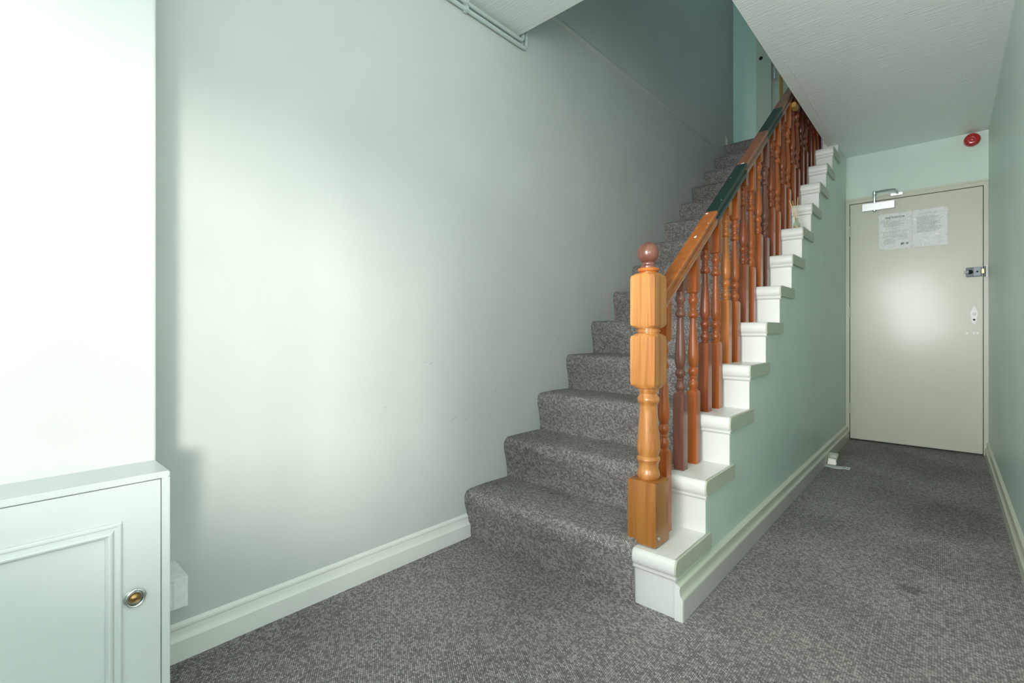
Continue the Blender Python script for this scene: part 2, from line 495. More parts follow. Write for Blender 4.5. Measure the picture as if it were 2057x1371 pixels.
struct(box('wall_upper_right', (0.15, Y_OP - .1, ZU - .02), (0.27, 6.1, 5.0), M_wall2), 'upper landing right-hand wall', 'wall')
YL = 5.95
struct(box('wall_landing', (-4.0, YL, 2.3), (0.4, YL + .12, 5.0), M_wall2), 'blue-green end wall of the upper landing', 'wall')
struct(box('wall_landing_left', (-4.1, 4.9, 2.3), (-4.0, 6.1, 5.0), M_wall2), 'far left wall of the upper landing', 'wall')
struct(box('wall_landing_return', (-4.0, 4.87, 2.3), (XW - .02, 5.008, 5.0), M_wall2), 'landing wall turning away at the top of the stairs', 'wall')
struct(box('floor_landing', (-4.0, 5.011, 2.5), (X_OP, YL, ZU), M_grey), 'upper landing floor', 'floor')
struct(box('floor_upper', (X_OP, Y_OP - .1, ZU - .02), (0.3, YL, ZU), M_grey), 'upper floor beside the stairwell', 'floor')

# ------------------------------------------------------------------ skirting boards
def skirt_profile(d, flat, top, h):
    # (distance from wall, z)
    return [(0, 0), (d, 0), (d, flat), (d - .004, flat + .004), (d - .008, flat + .010), (d - .009, flat + .016), (d - .0105, top - .010), (d - .008, top - .006), (d - .009, top), (0, h)]
pr = skirt_profile(0.016, 0.056, 0.094, 0.102)
struct(prism('baseboard_left', [(XW + a, z) for a, z in pr], 'Y', YE, RY(1) - .012, M_skirt, smooth=30), 'white skirting board along the long mint wall', 'skirting')
pr = skirt_profile(0.026, 0.070, 0.108, 0.116)
bs = struct(prism('baseboard_stair', [(XS + a, z) for a, z in pr], 'Y', RY(1) - .004, YF, M_skirt_green, smooth=30), 'cream moulded skirting below the stair side wall', 'skirting')
gs = box('painted_strip', (XS + .0255, RY(1) - .002, 0.001), (XS + .0275, 3.80, 0.067), M_grey, bs); gs['label'] = 'dull grey painted lower strip'
we = prism('skirting_end', [(XS + a, z) for a, z in pr], 'Y', RY(1) - .008, RY(1) - .0042, M_white, bs, smooth=30); we['label'] = 'white painted skirting end'
struct(prism('baseboard_right', [(XR - a, z) for a, z in skirt_profile(0.020, 0.052, 0.094, 0.104)], 'Y', Y_LOBBY, YF - .0, M_skirt_green, smooth=30), 'pale green skirting along the right corridor wall', 'skirting')
lb = prism('baseboard_landing', [(XW + a, 2.68 + z) for a, z in skirt_profile(0.016, 0.060, 0.104, 0.112)], 'Y', 4.79, 5.005, M_cream, smooth=30)
struct(lb, 'short cream skirting end at the top of the stairs', 'skirting')

# ------------------------------------------------------------------ staircase
st = tag(empty('staircase', (-1.1, RY(1), 0)), 'white painted closed-riser staircase with moulded tread ends', 'staircase')
def child(o, parent):
    o.parent = parent; o.matrix_parent_inverse = Matrix.Translation(parent.location).inverted(); return o
NT, NOSE = 0.054, 0.026
# one tread: rounded nosing, local origin at riser face / tread top
def tread_mesh():
    prof = []
    r = NT / 2
    prof.append((GOING + .002, 0)); prof.append((GOING + .002, -.02)); prof.append((0.004, -.02)); prof.append((.004, -NT)); prof.append((-NOSE + .008, -NT))
    for i in range(7):
        a = math.radians(-80 + 160 * i / 6)
        prof.append((-NOSE + .016 - .016 * math.cos(a), -NT / 2 + (NT / 2) * math.sin(a)))
    prof.append((-NOSE + .016, 0))
    bm = bmesh.new()
    A = [bm.verts.new((XW + .002, y, z)) for y, z in prof]; B = [bm.verts.new((XS + .006, y, z)) for y, z in prof]
    n = len(prof)
    for i in range(n): bm.faces.new((A[i], A[(i + 1) % n], B[(i + 1) % n], B[i]))
    fa = bm.faces.new(A); fb = bm.faces.new(B[::-1]); fa.normal_update(); fb.normal_update(); bmesh.ops.triangulate(bm, faces=[fa, fb])
    return finish(bm, 'tread', 40)
def end_mesh():
    # painted return at the open end of a tread
    prof = [(GOING + .028, 0), (GOING + .028, -NT), (-NOSE + .010, -NT)]
    for i in range(7):
        a = math.radians(-75 + 150 * i / 6)
        prof.append((-NOSE + .016 - .0155 * math.cos(a), -NT / 2 + (NT / 2 - .001) * math.sin(a)))
    prof.append((-NOSE + .018, 0))
    bm = bmesh.new()
    A = [bm.verts.new((XS + .001, y, z)) for y, z in prof]; B = [bm.verts.new((XS + .012, y, z)) for y, z in prof]
    n = len(prof)
    for i in range(n): bm.faces.new((A[i], A[(i + 1) % n], B[(i + 1) % n], B[i]))
    fa = bm.faces.new(A); fb = bm.faces.new(B[::-1]); fa.normal_update(); fb.normal_update(); bmesh.ops.triangulate(bm, faces=[fa, fb])
    return finish(bm, 'tread_end', 40)
def cove_mesh():
    prof = [(0.002, -NT), (-.017, -NT), (-.0175, -NT - .006), (-.013, -NT - .012), (0.002, -NT - .016)]
    bm = bmesh.new()
    A = [bm.verts.new((XW + .002, y, z)) for y, z in prof]; B = [bm.verts.new((XS + .008, y, z)) for y, z in prof]
    n = len(prof)
    for i in range(n): bm.faces.new((A[i], A[(i + 1) % n], B[(i + 1) % n], B[i]))
    bm.faces.new(A); bm.faces.new(B[::-1])
    return finish(bm, 'cove', 50)
def riser_mesh():
    bm = bmesh.new(); box_bm(bm, (XW + .002, 0, -RISE), (XS - .0005, .016, -NT + .01)); return finish(bm, 'riser')
tm, em, cm_, rm = tread_mesh(), end_mesh(), cove_mesh(), riser_mesh()
for me_, ma in ((tm, M_white), (em, M_sage), (cm_, M_white), (rm, M_white)): me_.materials.append(ma)
for k in range(1, 14):
    loc = Vector((0, RY(k), RISE * k)) - st.location
    t = link('tread', tm, None, st); t.location = loc
    r = link('riser', rm, None, st); r.location = loc
    c = link('cove_moulding', cm_, None, t)
    if k <= 12:
        e = link('tread_end', em, None, t)
        if k == 1: e['label'] = 'sage painted tread end'
r = link('riser', rm, None, st); r.location = Vector((0, RY(14), RISE * 14)) - st.location
# landing nosing
child(box('landing_tread', (XW + .002, RY(14) - .02, ZU - .05), (X_OP - .01, 5.2, ZU), M_white), st)

# ------------------------------------------------------------------ stair carpet
prof = []          # (y, z)
CT = 0.018
for k in range(1, 15):
    y0, z1 = RY(k), RISE * k
    prof.append((y0 - CT - .002, z1 - RISE + (CT if k > 1 else 0.0)))
    prof.append((y0 - CT - .005, z1 - RISE + .06))
    prof.append((y0 - CT - .014, z1 - .075))
    prof.append((y0 - NOSE - CT + .001, z1 - .045))
    for i in range(7):
        a = math.radians(-15 + 105 * i / 6)
        prof.append((y0 - NOSE - CT + .034 - .034 * math.cos(a), z1 + CT - .034 + .034 * math.sin(a)))
    if k < 14:
        prof.append((y0 + .10, z1 + CT + .001)); prof.append((RY(k + 1) - CT - .012, z1 + CT - .001))
prof.append((5.5, ZU + CT))
def carpet_mesh(xa, xb, nx=24):
    verts, faces, uvs = [], [], []
    L = [0]
    for a, b in zip(prof, prof[1:]): L.append(L[-1] + math.hypot(b[0] - a[0], b[1] - a[1]))
    for j, (y, z) in enumerate(prof):
        for i in range(nx + 1):
            x = xa + (xb - xa) * i / nx
            w = .0022 * math.sin(x * 19 + j * 1.7) + .0016 * math.sin(x * 41 + j * .9)
            verts.append((x, y + (w if i not in (0,) else 0), z + .4 * w))
            uvs.append((x, L[j]))
    for j in range(len(prof) - 1):
        for i in range(nx):
            a = j * (nx + 1) + i
            faces.append((a, a + 1, a + nx + 2, a + nx + 1))
    n0 = len(verts)
    # bound right edge folded down towards the wood
    for j, (y, z) in enumerate(prof):
        pa = prof[max(0, j - 1)]; pb = prof[min(len(prof) - 1, j + 1)]
        t = Vector((pb[0] - pa[0], pb[1] - pa[1])).normalized()
        verts.append((xb + .002, y + t.y * .016, z - t.x * .016)); uvs.append((xb + .012, L[j]))
    for j in range(len(prof) - 1):
        a = j * (nx + 1) + nx
        faces.append((a, n0 + j, n0 + j + 1, a + nx + 1))
    me = bpy.data.meshes.new('stair_carpet'); me.from_pydata(verts, [], faces)
    uvl = me.uv_layers.new(name='UVMap')
    for li, l in enumerate(me.loops): uvl.data[li].uv = uvs[l.vertex_index]
    for p in me.polygons: p.use_smooth = True
    return me
sc_o = link('stair_carpet', carpet_mesh(XW + .001, -0.775), M_stairc)
tag(sc_o, 'grey loop-pile carpet fitted over the stairs from wall to newel', 'carpet')

# ------------------------------------------------------------------ balustrade
XA = -0.757
bal = tag(empty('balustrade', (XA, 1.5275, RISE)), 'turned orange wooden balustrade with ball-topped newel post on the stairs', 'balustrade')
def at_bal(o, x, y, z):
    o.parent = bal; o.location = Vector((x, y, z)) - bal.location; return o
nb, nu = 0.0505, 0.0445
newel = at_bal(link('newel_post', loft([(0.006, nb, 1), (0.212, nb, 1), (0.2155, nb - .002, 1), (0.217, nb - .006, 1)]), M_pine_d), XA, 1.5275, RISE)
newel['label'] = 'square honey-brown newel base'
tp = [(0.213, .030, 0), (0.220, .036, 0), (0.228, .0385, 0), (0.238, .0375, 0), (0.246, .0345, 0), (0.252, .033, 0), (0.270, .0335, 0), (0.276, .037, 0), (0.283, .0395, 0), (0.290, .037, 0),
      (0.294, .033, 0), (0.302, .036, 0), (0.315, .0385, 0), (0.33, .039, 0), (0.36, .0365, 0), (0.40, .033, 0), (0.44, .030, 0), (0.462, .0285, 0), (0.470, .030, 0), (0.476, .035, 0), (0.484, .0375, 0), (0.492, .036, 0), (0.498, .031, 0), (0.505, .029, 0), (0.512, .032, 0), (0.520, .034, 0), (0.524, .034, 0)]
tn = link('turned_shaft', loft(tp, 32), M_pine, newel)
up = [(0.522, .034, 0), (0.525, .040, .35), (0.535, nu, .86), (0.545, nu, 1), (0.690, nu, 1), (0.700, nu, .86), (0.708, .041, .35), (0.7105, .036, 0), (0.713, .036, 0), (0.716, .0395, 0), (0.720, .0395, 0), (0.723, .036, 0), (0.726, .036, 0), (0.728, .041, .35),
      (0.736, nu, .86), (0.746, nu, 1), (0.895, nu, 1), (0.905, nu, .86), (0.913, .040, .35), (0.916, .030, 0)]
ub = link('upper_block', loft(up, 32), M_pine, newel); ub['label'] = 'pale honey pine upper newel blocks'
cap = [(0.914, .030, 0), (0.918, .030, 0), (0.921, .0345, 0), (0.926, .036, 0), (0.931, .0345, 0), (0.933, .029, 0)]
link('cap_ring', loft(cap, 32), M_orange_l, newel)
bp = [(0.932, .026, 0), (0.938, .026, 0), (0.944, .022, 0), (0.948, .0225, 0)]
zc, rb = 0.983, 0.0375
for i in range(1, 17):
    a = math.radians(-66 + 156 * i / 16)
    bp.append((zc + rb * math.sin(a), max(.0005, rb * math.cos(a)), 0))
bo = link('ball_finial', loft(bp, 32), M_ball, newel); bo['label'] = 'dusky plum ball finial'
bolt = lathe_x('bolt_head', [(0, .0052), (.004, .0052), (.006, .003)], (nb, .024, .034), M_chrome, newel, 12)
# bolt faces the corridor near the newel foot
bolt.location = (0, -.058, 0)

def rail_top(y): return 1.066 + 0.75 * (y - 1.636)
RVT = 0.066
def baluster_mesh(top_len, base=0.292, turn=0.385):
    h = 0.0205
    b0 = base
    p = [(0, h, 1), (b0 - .012, h, 1), (b0 - .004, h - .001, .9), (b0, .0165, .25), (b0 + .002, .0145, 0)]
    T = [(0.006, .0145), (0.012, .0165), (0.022, .0195), (0.034, .0165), (0.040, .013), (0.046, .013), (0.050, .0145), (0.054, .0125), (0.060, .0135), (0.068, .0185), (0.078, .0195), (0.088, .016), (0.092, .0125),
         (0.100, .0160), (0.112, .0193), (0.128, .0207), (0.145, .0203), (0.180, .0180), (0.220, .0150), (0.255, .0126), (0.280, .0115), (0.287, .0118), (0.291, .0170), (0.298, .0198), (0.306, .0190), (0.313, .0160), (0.318, .0130), (0.326, .0128), (0.332, .0150), (0.336, .0128), (0.344, .0140), (0.352, .0185), (0.362, .0195), (0.371, .0165), (0.376, .0145), (turn, .0145)]
    p += [(b0 + t, r, 0) for t, r in T]
    q = b0 + turn
    p += [(q + .002, .0165, .25), (q + .006, h - .001, .9), (q + .014, h, 1), (q + top_len, h, 1)]
    me = loft(p, 24)
    # top is cut to the rake of the rail
    zt = q + top_len
    for v in me.vertices:
        if abs(v.co.z - zt) < 1e-5: v.co.z += 0.75 * v.co.y
    return me
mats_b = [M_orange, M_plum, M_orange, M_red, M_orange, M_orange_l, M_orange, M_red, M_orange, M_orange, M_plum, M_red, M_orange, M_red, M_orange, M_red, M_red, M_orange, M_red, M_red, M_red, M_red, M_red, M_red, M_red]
cache = {}
idx = 0
for k in range(1, 14):
    for j, off in enumerate((0.072, 0.197)):
        if k == 1 and j == 0: continue
        y = RY(k) + (off if k > 1 else 0.180)
        z = RISE * k
        top = rail_top(y) - RVT + .016
        tl = round(top - z - 0.292 - 0.385, 3)
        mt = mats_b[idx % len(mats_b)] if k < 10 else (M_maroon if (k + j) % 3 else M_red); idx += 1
        key = (tl, mt.name)
        if key not in cache:
            m_ = baluster_mesh(tl); m_.materials.append(mt); cache[key] = m_
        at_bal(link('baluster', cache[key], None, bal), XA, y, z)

# hand rail: sections that differ in stain and paint
def rail_section(ya, yb, mat):
    P = [(-.0275, -.004), (-.0235, 0), (.0235, 0), (.0275, -.004), (.0278, -.013), (.0225, -.017), (.0195, -.022), (.0215, -.027), (.0270, -.030), (.0270, -.043), (.0235, -.051), (.019, -.054),
         (-.019, -.054), (-.0235, -.051), (-.0270, -.043), (-.0270, -.030), (-.0215, -.027), (-.0195, -.022), (-.0225, -.017), (-.0278, -.013)]
    bm = bmesh.new()
    c, s = 0.8, 0.6
    rings = []
    for y in (ya, yb):
        rings.append([bm.verts.new((XA + x, y - s * 0 , rail_top(y) + h / c)) for x, h in P])
    n = len(P)
    A, B = rings
    for i in range(n): bm.faces.new((A[i], A[(i + 1) % n], B[(i + 1) % n], B[i]))
    fa = bm.faces.new(A); fb = bm.faces.new(B[::-1]); fa.normal_update(); fb.normal_update(); bmesh.ops.triangulate(bm, faces=[fa, fb])
    me = finish(bm, 'handrail_section', 28)
    me.transform(Matrix.Translation(-Vector(bal.location)))
    return link('handrail_section', me, mat, bal)
secs = [(1.565, 2.115, M_rail_o, 'orange varnished handrail section'), (2.115, 2.53, M_rail_g, 'dark green painted handrail section'), (2.53, 2.90, M_rail_b, 'brown varnished handrail section'),
        (2.90, 3.22, M_rail_g, 'second dark green painted handrail section'), (3.22, 4.60, M_rail_b, 'darker brown upper handrail section')]
for a, b, m_, l in secs:
    o = rail_section(a, b, m_); o['label'] = l
# chips of bare white paint on the rail
def chip(y, x, a, b):
    bm = bmesh.new(); vs = []
    for i in range(9):
        t = 2 * math.pi * i / 9; rr = 1 + .25 * math.sin(3 * t + y * 9)
        yy = y + b * rr * math.sin(t)
        vs.append(bm.verts.new((XA + x + a * rr * math.cos(t), yy, rail_top(yy) + .0012)))
    bm.faces.new(vs)
    me = finish(bm, 'paint_chip'); me.transform(Matrix.Translation(-Vector(bal.location)))
    return link('paint_chip', me, M_paper, bal)
for a in [(1.93, .004, .005, .007), (2.10, -.012, .006, .005), (2.40, -.010, .003, .003), (2.535, .004, .008, .005), (2.02, .022, .002, .004), (2.20, .014, .002, .003)]: chip(*a)
o = child(box('packing_block', (-.745, 3.46, 2.335), (-.712, 3.54, 2.365), M_yellow, bevel=.004), bal); o['label'] = 'small pale wooden packing block under the rail end'
tnw = at_bal(link('top_newel_post', loft([(0, nb, 1), (1.15, nb, 1), (1.16, nb - .01, 1)]), M_red), XA, 4.66, ZU)

# ------------------------------------------------------------------ corridor door
d1 = struct(empty('door_1', (0, YF, 0)), 'glossy cream flush door at the end of the corridor', 'door')
def dchild(o): return child(o, d1)
leaf = dchild(box('door_leaf', (DX0, YF - .008, .010), (DX1, YF + .03, DZ), M_cream, bevel=.002))
def frame_piece(a, b, bev=.004): return dchild(box('door_frame', a, b, M_cream, bevel=bev))
frame_piece((XS + .0005, YF - .0178, 0), (DX0 - .004, YF + .06, 2.0))
frame_piece((DX1 + .004, YF - .0178, 0), (XR - .0005, YF + .06, 2.0))
frame_piece((XS + .0005, YF - .018, DZ + .004), (XR - .0005, YF + .06, 2.012))
dchild(box('frame_moulding', (XS + .0005, YF - .026, 1.994), (XR - .0005, YF + .010, 2.014), M_cream, bevel=.004))
dchild(box('weather_bar', (DX0 + .004, YF - .016, .012), (DX1 - .004, YF - .006, .034), M_cream, bevel=.003))
for z in (.22, 1.02, 1.70):
    dchild(lathe_x('hinge', [(0, .006), (.09, .006)], (DX0 - .002, YF - .013, z), M_cream, None, 10, axis=(0, 0, 1)))
# overhead closer
dc = tag(empty('door_closer', (-.415, YF - .008, 1.92)), 'silver overhead closer with folded arm at the top of the corridor door', 'door closer')
Yd = YF - .0085
child(box('closer_body', (-.519, Yd - .035, 1.893), (-.312, Yd, 1.950), M_silver, bevel=.003), dc)
child(lathe_x('spindle', [(0, .008), (.012, .011), (.075, .011), (.08, .014), (.105, .014), (.108, .006)], (-.440, Yd - .018, 1.94), M_chrome, None, 16, axis=(0, 0, 1)), dc)
child(lathe_x('lower_spindle_cap', [(0, .007), (.012, .012), (.020, .012)], (-.440, Yd - .018, 1.875), M_chrome, None, 16, axis=(0, 0, 1)), dc)
child(link('closer_arm', tube_mesh([(-.440, Yd - .018, 2.040), (-.36, Yd - .075, 2.030), (-.305, Yd - .10, 2.022)], .006), M_chrome), dc)
child(link('closer_arm', tube_mesh([(-.305, Yd - .10, 2.022), (-.295, Yd - .05, 2.006), (-.290, Yd - .022, 1.997)], .006), M_chrome), dc)
child(box('closer_bracket', (-.335, Yd - .032, 1.988), (-.262, Yd - .0175, 2.006), M_chrome, bevel=.002), dc)
# fire notice
fn = tag(empty('fire_notice', (-.207, YF - .0085, 1.56)), 'two-page fire routine notice in a crinkled clear sleeve on the door', 'notice')
def fchild(o): return child(o, fn)
Yn = YF - .0088
pgs = []
for x0, x1 in ((-.412, -.207), (-.203, .000)):
    p = fchild(box('paper_sheet', (x0, Yn - .0012, 1.565), (x1, Yn, 1.852), M_paper))
    pgs.append(p)
def text(s, x, z, size, mat, align='CENTER'):
    cu = bpy.data.curves.new('t', 'FONT'); cu.body = s; cu.size = size; cu.align_x = align; cu.offset = 0.0006
    ob = bpy.data.objects.new('t', cu); C.objects.link(ob)
    bpy.context.view_layer.update()
    me = bpy.data.meshes.new_from_object(ob.evaluated_get(bpy.context.evaluated_depsgraph_get()))
    bpy.data.objects.remove(ob); 
    me.transform(Matrix.Translation((x, Yn - .0015, z)) @ Matrix.Rotation(math.pi / 2, 4, 'X'))
    return me
t_ = fchild(link('printed_heading', text('FIRE ROUTINE', -.310, 1.812, .019, M_inkd), M_inkd)); t_['kind'] = 'stuff'
bm = bmesh.new()
rnd = random.Random(3)
def bars(x0, x1, z0, z1, step, th):
    z = z0
    while z > z1:
        x = x0
        end = x1 - rnd.random() * (x1 - x0) * .35
        while x < end:
            w = rnd.uniform(.006, .018)
            vs = [bm.verts.new(p) for p in ((x, Yn - .0015, z), (min(x + w, end), Yn - .0015, z), (min(x + w, end), Yn - .0015, z + th), (x, Yn - .0015, z + th))]
            bm.faces.new(vs); x += w + .003
        z -= step
bars(-.398, -.335, 1.795, 1.790, .01, .0035)
bars(-.380, -.225, 1.784, 1.742, .0062, .0028)
bars(-.368, -.240, 1.730, 1.722, .01, .0035)
bars(-.380, -.225, 1.705, 1.655, .0072, .0026)
bars(-.385, -.310, 1.645, 1.640, .01, .0038)
bars(-.380, -.285, 1.634, 1.605, .0068, .0026)
bars(-.275, -.240, 1.638, 1.632, .01, .003)
bars(-.130, -.085, 1.828, 1.822, .01, .003); bars(-.170, -.050, 1.818, 1.812, .01, .003); bars(-.125, -.105, 1.808, 1.804, .01, .003)
bars(-.175, -.028, 1.796, 1.670, .0085, .0042)
lines = fchild(link('printed_lines', finish(bm, 'printed_lines'), M_ink)); lines['kind'] = 'stuff'
for x, w in ((-.265, .012), (-.235, .008)):
    bm = bmesh.new()
    vs = [bm.verts.new((x + w * math.cos(a) * (1 + .3 * math.cos(3 * a)), Yn - .0015, 1.603 + w * .8 * math.sin(a) * (1 + .3 * math.sin(2 * a)))) for a in [2 * math.pi * i / 12 for i in range(12)]]
    bm.faces.new(vs); fchild(link('printed_emblem', finish(bm, 'emblem'), M_inkd))
bm = bmesh.new()
nx, nz = 42, 30
gv = []
for j in range(nz + 1):
    for i in range(nx + 1):
        x = -.419 + .424 * i / nx; z = 1.558 + .300 * j / nz
        w = .0022 + .0016 * math.sin(x * 60 + 3 * math.sin(z * 35)) * math.sin(z * 48 + 2 * math.sin(x * 40))
        gv.append(bm.verts.new((x, Yn - .0015 - max(.0004, w), z)))
for j in range(nz):
    for i in range(nx):
        a = j * (nx + 1) + i
        f = bm.faces.new((gv[a], gv[a + 1], gv[a + nx + 2], gv[a + nx + 1])); f.smooth = True
sl = fchild(link('plastic_sleeve', finish(bm, 'sleeve', 80), M_sleeve)); sl['label'] = 'crinkled clear plastic sleeve'
# rim lock
rl = tag(empty('rim_lock', (.14, YF - .0085, 1.34)), 'dark grey rim night latch with brass bolt on the corridor door', 'lock')
def rchild(o): return child(o, rl)
rchild(box('lock_case', (.102, Yd - .028, 1.308), (.186, Yd, 1.376), M_dgrey, bevel=.003))
rchild(box('case_plate', (.143, Yd - .031, 1.311), (.180, Yd - .027, 1.373), M_mgrey, bevel=.002))
rchild(lathe_x('turn_knob', [(0, .016), (.010, .014), (.012, .010)], (.124, Yd - .028, 1.342), M_black, None, 20, axis=(0, -1, 0)))
rchild(box('thumb_lever', (.091, Yd - .046, 1.333), (.116, Yd - .036, 1.350), M_mgrey, bevel=.002))
rchild(lathe_x('keyhole', [(0, .006), (.001, .006)], (.162, Yd - .031, 1.342), M_black, None, 14, axis=(0, -1, 0)))
rchild(box('latch_bolt', (.184, Yd - .022, 1.330), (.200, Yd - .008, 1.360), M_brass, bevel=.002))
rchild(box('staple', (.196, Yd - .030, 1.304), (.214, Yd - .009, 1.378), M_dgrey, bevel=.002))
o = rchild(box('staple_edge', (.208, Yd - .034, 1.298), (.216, Yd - .009, 1.386), M_plastic, bevel=.002)); o['label'] = 'white painted staple edge'
# worn lock patch
lp_ = tag(empty('keyhole_patch', (.145, YF - .0085, 1.0)), 'worn whitish patch with empty spindle hole below the door lock', 'door plate')
bm = bmesh.new()
vs = []
for i in range(20):
    a = 2 * math.pi * i / 20
    vs.append((.146 + .019 * math.cos(a) * (1 + .15 * math.sin(5 * a)), 1.025 + .062 * math.sin(a) * (1 + .12 * math.cos(4 * a))))
pp = prism('worn_patch', vs, 'Y', Yd - .0012, Yd, M_white); child(pp, lp_)
child(lathe_x('spindle_plug', [(0, .011), (.003, .010), (.004, .006)], (.146, Yd - .001, 1.034), M_plastic, None, 18, axis=(0, -1, 0)), lp_)
child(lathe_x('spindle_hole', [(0, .007), (.0018, .007)], (.146, Yd - .0006, .992), M_black, None, 12, axis=(0, -1, 0)), lp_)
for nm, x in (('first', .108), ('middle', .146), ('last', .164)):
    child(box('filled_screw_hole', (x - .005, Yd - .001, .885), (x + .005, Yd, .902), M_white, bevel=.0004), lp_)

# ------------------------------------------------------------------ fire alarm sounder
al = tag(empty('fire_alarm_sounder', (.135, YF, 2.315)), 'round red fire alarm sounder high on the wall above the door', 'fire alarm')
def achild(o): return child(o, al)
achild(lathe_x('mounting_base', [(0, .046), (.016, .046), (.018, .043)], (.135, YF, 2.315), M_redp, None, 32, axis=(0, -1, 0)))
achild(lathe_x('sounder_dome', [(.017, .044), (.032, .044), (.040, .041), (.045, .034), (.046, .020), (.043, .016), (.043, .008), (.045, .005)], (.135, YF, 2.315), M_redp, None, 32, axis=(0, -1, 0)))

# ------------------------------------------------------------------ landing door seen through the opening
d2 = struct(empty('door_2', (-1.4, YL, ZU)), 'cream door and frame on the upper landing', 'door')
def d2c(o): return child(o, d2)
d2c(box('door_frame', (-1.615, YL - .03, ZU), (-1.455, YL, 5.0), M_cream, bevel=.005))
d2c(box('door_leaf', (-1.455, YL - .012, ZU), (-.74, YL - .001, 4.66), M_cream, bevel=.003))
d2c(box('door_stop', (-1.375, YL - .03, ZU), (-1.35, YL - .012, 4.66), M_yellow, bevel=.002))
hd = d2c(link('pull_handle', tube_mesh([(-1.415, YL - .012, 3.95), (-1.415, YL - .05, 3.94), (-1.415, YL - .055, 3.90), (-1.415, YL - .055, 3.76), (-1.415, YL - .05, 3.72), (-1.415, YL - .012, 3.71)], .011), M_silver))
d2c(lathe_x('lock_hole', [(0, .022), (.002, .020)], (-1.565, YL - .03, 4.00), M_black, None, 7, axis=(0, -1, 0)))

# ------------------------------------------------------------------ conduit pipes
def conduit(name, z, yend, zr, label):
    x = XW + .0125; r = .0095
    path = [(x, YE + .002, z), (x, yend - .03, z)]
    for i in range(1, 6):
        a = math.radians(90 * i / 5)
        path.append((x, yend - .022 + .022 * math.sin(a), z + .022 - .022 * math.cos(a)))
    path.append((x, yend, 2.9))
    e = tag(empty(name, (x, YE, z)), label, 'pipe', 'conduit pipes under the ceiling')
    child(link('pipe_run', tube_mesh(path, r), M_pipe), e)
    for y in (.55, 1.42):
        child(box('saddle_clip', (XW, y - .011, z - .014), (XW + .026, y + .011, z + .014), M_pipe, bevel=.004), e)
    return e
conduit('conduit_pipe', 2.318, 1.828, 2.9, 'lower of two painted conduit pipes running under the ceiling edge')
conduit('conduit_pipe', 2.348, 1.803, 2.9, 'upper of two painted conduit pipes tight against the ceiling')

# ------------------------------------------------------------------ cupboard
cb = tag(empty('cupboard', (-1.3, -.1, 0)), 'low pale blue-white cupboard with panelled door and ring pull', 'cupboard')
def cc(o): return child(o, cb)
Y0c = YFRONT + .002
cc(box('cupboard_body', (XB - .002, Y0c, 0), (XC - .014, YE - .002, ZT - .016), M_cab))
cc(box('cupboard_top', (XB - .002, Y0c, ZT - .013), (XC, YE, ZT), M_cab, bevel=.002))
cc(box('face_frame_stile', (XC - .014, YE - .0145, 0), (XC - .0005, YE, ZT - .013), M_cab, bevel=.001))
cc(box('cupboard_end', (XW + .002, YE - .012, 0), (XC - .014, YE - .001, ZT - .014), M_cab))
dr = cc(box('cupboard_door', (XC - .014, -.50, .02), (XC - .0005, YE - .0160, ZT - .0145), M_cab, bevel=.0008))
cc(box('plinth', (XC - .016, Y0c, 0), (XC - .006, YE - .016, .018), M_cab))
# raised picture moulding with stepped section
def mould(path_rect, parent):
    y0, y1, z0, z1 = path_rect
    sec = [(0, 0), (.0045, .0005), (.006, .003), (.0062, .0065), (.0042, .009), (.0042, .012), (.0062, .0135), (.0092, .016), (.0102, .019), (.009, .022), (.006, .0235), (.004, .0255), (0, .026)]
    bm = bmesh.new(); rings = []
    for (sy, sz) in ((1, 1), (0, 1), (0, 0), (1, 0)):
        ring = []
        for h, ins in sec:
            y = (y1 - ins) if sy else (y0 + ins); z = (z1 - ins) if sz else (z0 + ins)
            ring.append(bm.verts.new((XC - .0006 + h, y, z)))
        rings.append(ring)
    for i in range(4):
        A, B = rings[i], rings[(i + 1) % 4]
        for j in range(len(sec) - 1): bm.faces.new((A[j], A[j + 1], B[j + 1], B[j]))
    return link('panel_moulding', finish(bm, 'panel_moulding', 20), M_cab, parent)
mo = mould((-.43, .182, .10, .534), dr)
mo.matrix_parent_inverse = Matrix.Identity(4); mo.location = -Vector(cb.location)
mo.parent = cb
rp = empty('ring_pull', (XC, .202, .377)); child(rp, cb)
for nm, prof_, mat_ in (('back_plate', [(0, .0165), (.0015, .0165), (.002, .0150)], M_chrome), ('rosette', [(.0015, .0098), (.004, .0096), (.005, .0088), (.0048, .0078), (.0065, .006), (.0075, .0032), (.0082, .001)], M_abrass)):
    lathe_x(nm, prof_, (0, 0, 0), mat_, rp, 28, sy=1.12)
ring = [(.0055, .0145 * math.cos(a), .0160 * math.sin(a)) for a in [2 * math.pi * i / 28 for i in range(29)]]
link('pull_ring', tube_mesh(ring, .0021, 8, False), M_chrome, rp)
ob = box('ring_lug', (.001, -.0035, .0125), (.0085, .0035, .0185), M_chrome, rp, bevel=.0012)

# white box fixed low on the wall behind the cupboard
wb = tag(empty('wall_box', (-1.5, .3, .2)), 'small white box fixed low on the wall beside the cupboard end', 'box')
child(box('box_body', (XW, YE + .001, .200), (-1.452, .352, .272), M_plastic, bevel=.001), wb)
child(box('box_lid', (XW, YE + .001, .2735), (-1.449, .3545, .2765), M_plastic, bevel=.001), wb)
child(box('corner_strip', (-1.452, .322, .201), (-1.4495, .3535, .2735), M_plastic, bevel=.0008), wb)

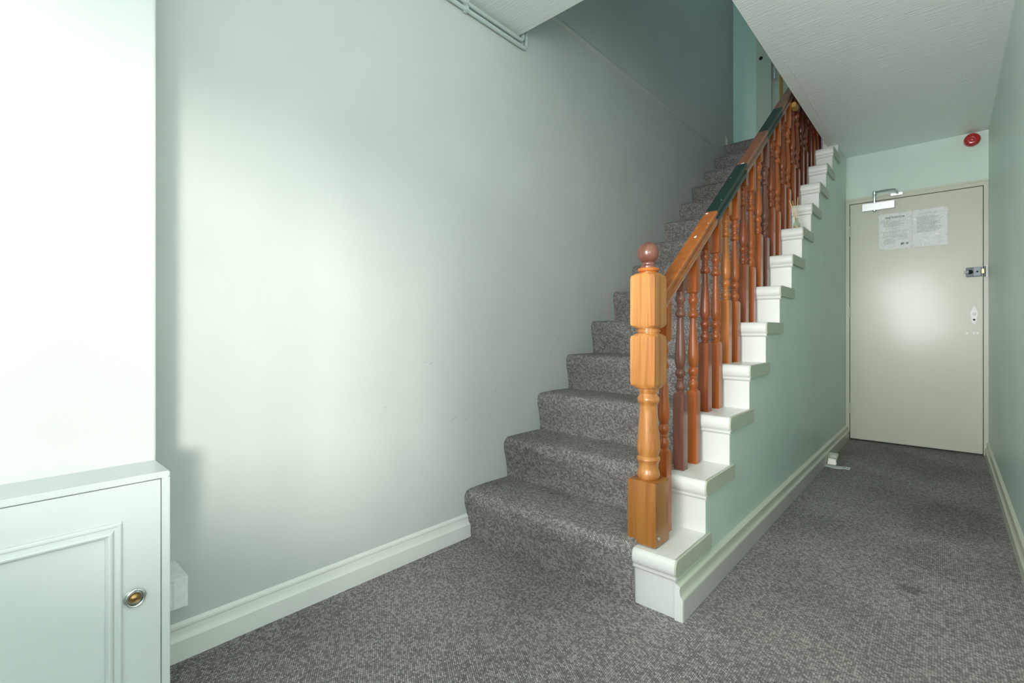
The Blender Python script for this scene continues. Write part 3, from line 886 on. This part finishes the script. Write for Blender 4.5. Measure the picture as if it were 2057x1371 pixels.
# ------------------------------------------------------------------ reed diffuser on a tread
zr = RISE * 8; px, py = -.672, RY(8) + .045; zr += .0008
rd = tag(empty('reed_diffuser', (px, py, zr)), 'small glass reed diffuser with pale sticks standing on a white tread', 'diffuser')
bprof = [(0, .016), (.002, .019), (.030, .019), (.040, .014), (.046, .009), (.060, .009), (.062, .011), (.066, .011)]
lathe_x('bottle', bprof, (0, 0, 0), M_bottle, rd, 20, axis=(0, 0, 1))
lathe_x('oil', [(.003, .0165), (.020, .0168)], (0, 0, 0), M_reed, rd, 18, axis=(0, 0, 1))
for i, (dx, dy) in enumerate(((-.030, .0), (-.024, .012), (.010, -.010), (.004, .014), (-.036, -.008))):
    link('reed', tube_mesh([(-dx * .25, -dy * .25, .004), (dx, dy, .165 + .012 * (i % 3))], .0019, 6), M_reed, rd)

# ------------------------------------------------------------------ litter on the corridor floor
ps = tag(empty('paper_strip', (-.55, 3.81, 0)), 'narrow printed white paper strip lying on the corridor carpet', 'paper')
ps.rotation_euler = (0, 0, math.radians(4))
def sheet(name, x0, x1, y0, y1, z, mat, parent):
    bm = bmesh.new(); n = 10
    top = [[bm.verts.new((x0 + (x1 - x0) * i / n, y, z + .002 * math.sin(i * .9))) for y in (y0, y1)] for i in range(n + 1)]
    for i in range(n): bm.faces.new((top[i][0], top[i + 1][0], top[i + 1][1], top[i][1]))
    r = bmesh.ops.extrude_face_region(bm, geom=bm.faces[:])
    bmesh.ops.translate(bm, verts=[v for v in r['geom'] if isinstance(v, bmesh.types.BMVert)], vec=(0, 0, .0012))
    return link(name, finish(bm, name, 30), mat, parent)
sheet('strip', -.078, .078, -.036, .036, .0045, M_paper, ps)
bm = bmesh.new()
rnd = random.Random(5)
def pbar(x0, x1, y0, y1):
    bm.faces.new([bm.verts.new(p) for p in ((x0, y0, .0088), (x1, y0, .0088), (x1, y1, .0088), (x0, y1, .0088))])
for r_ in range(3):
    x = -.070
    while x < .025:
        w = rnd.uniform(.004, .012); pbar(x, x + w, .020 - .019 * r_, .026 - .019 * r_); x += w + .003
for i in range(7): pbar(.034 + i * .0032, .034 + i * .0032 + rnd.uniform(.001, .0022), -.030, .030)
pbar(.062, .072, -.022, -.004)
pl = link('printed_marks', finish(bm, 'printed_marks'), M_ink, ps); pl['kind'] = 'stuff'
pc = tag(empty('paper_carton', (-.585, 3.93, 0)), 'small crumpled white paper carton against the skirting behind the strip', 'carton')
pc.rotation_euler = (0, 0, math.radians(8))
bm = bmesh.new()
A = [(-.030, -.055, .001), (.022, -.060, .001), (.030, .055, .001), (-.028, .060, .001)]
B = [(-.026, -.045, .040), (.020, -.047, .036), (.036, .050, .060), (-.024, .056, .064)]
va = [bm.verts.new(p) for p in A]; vb = [bm.verts.new(p) for p in B]
for i in range(4): bm.faces.new((va[i], va[(i + 1) % 4], vb[(i + 1) % 4], vb[i]))
bm.faces.new(va[::-1]); bm.faces.new(vb)
bmesh.ops.bevel(bm, geom=list(bm.edges), offset=.003, segments=2, affect='EDGES')
link('carton_body', finish(bm, 'carton_body', 50), M_cream, pc)
o = box('carton_flap', (-.012, -.030, .050), (.022, .020, .0525), M_paper, pc, bevel=.0008)
o.rotation_euler = (math.radians(8), 0, 0)
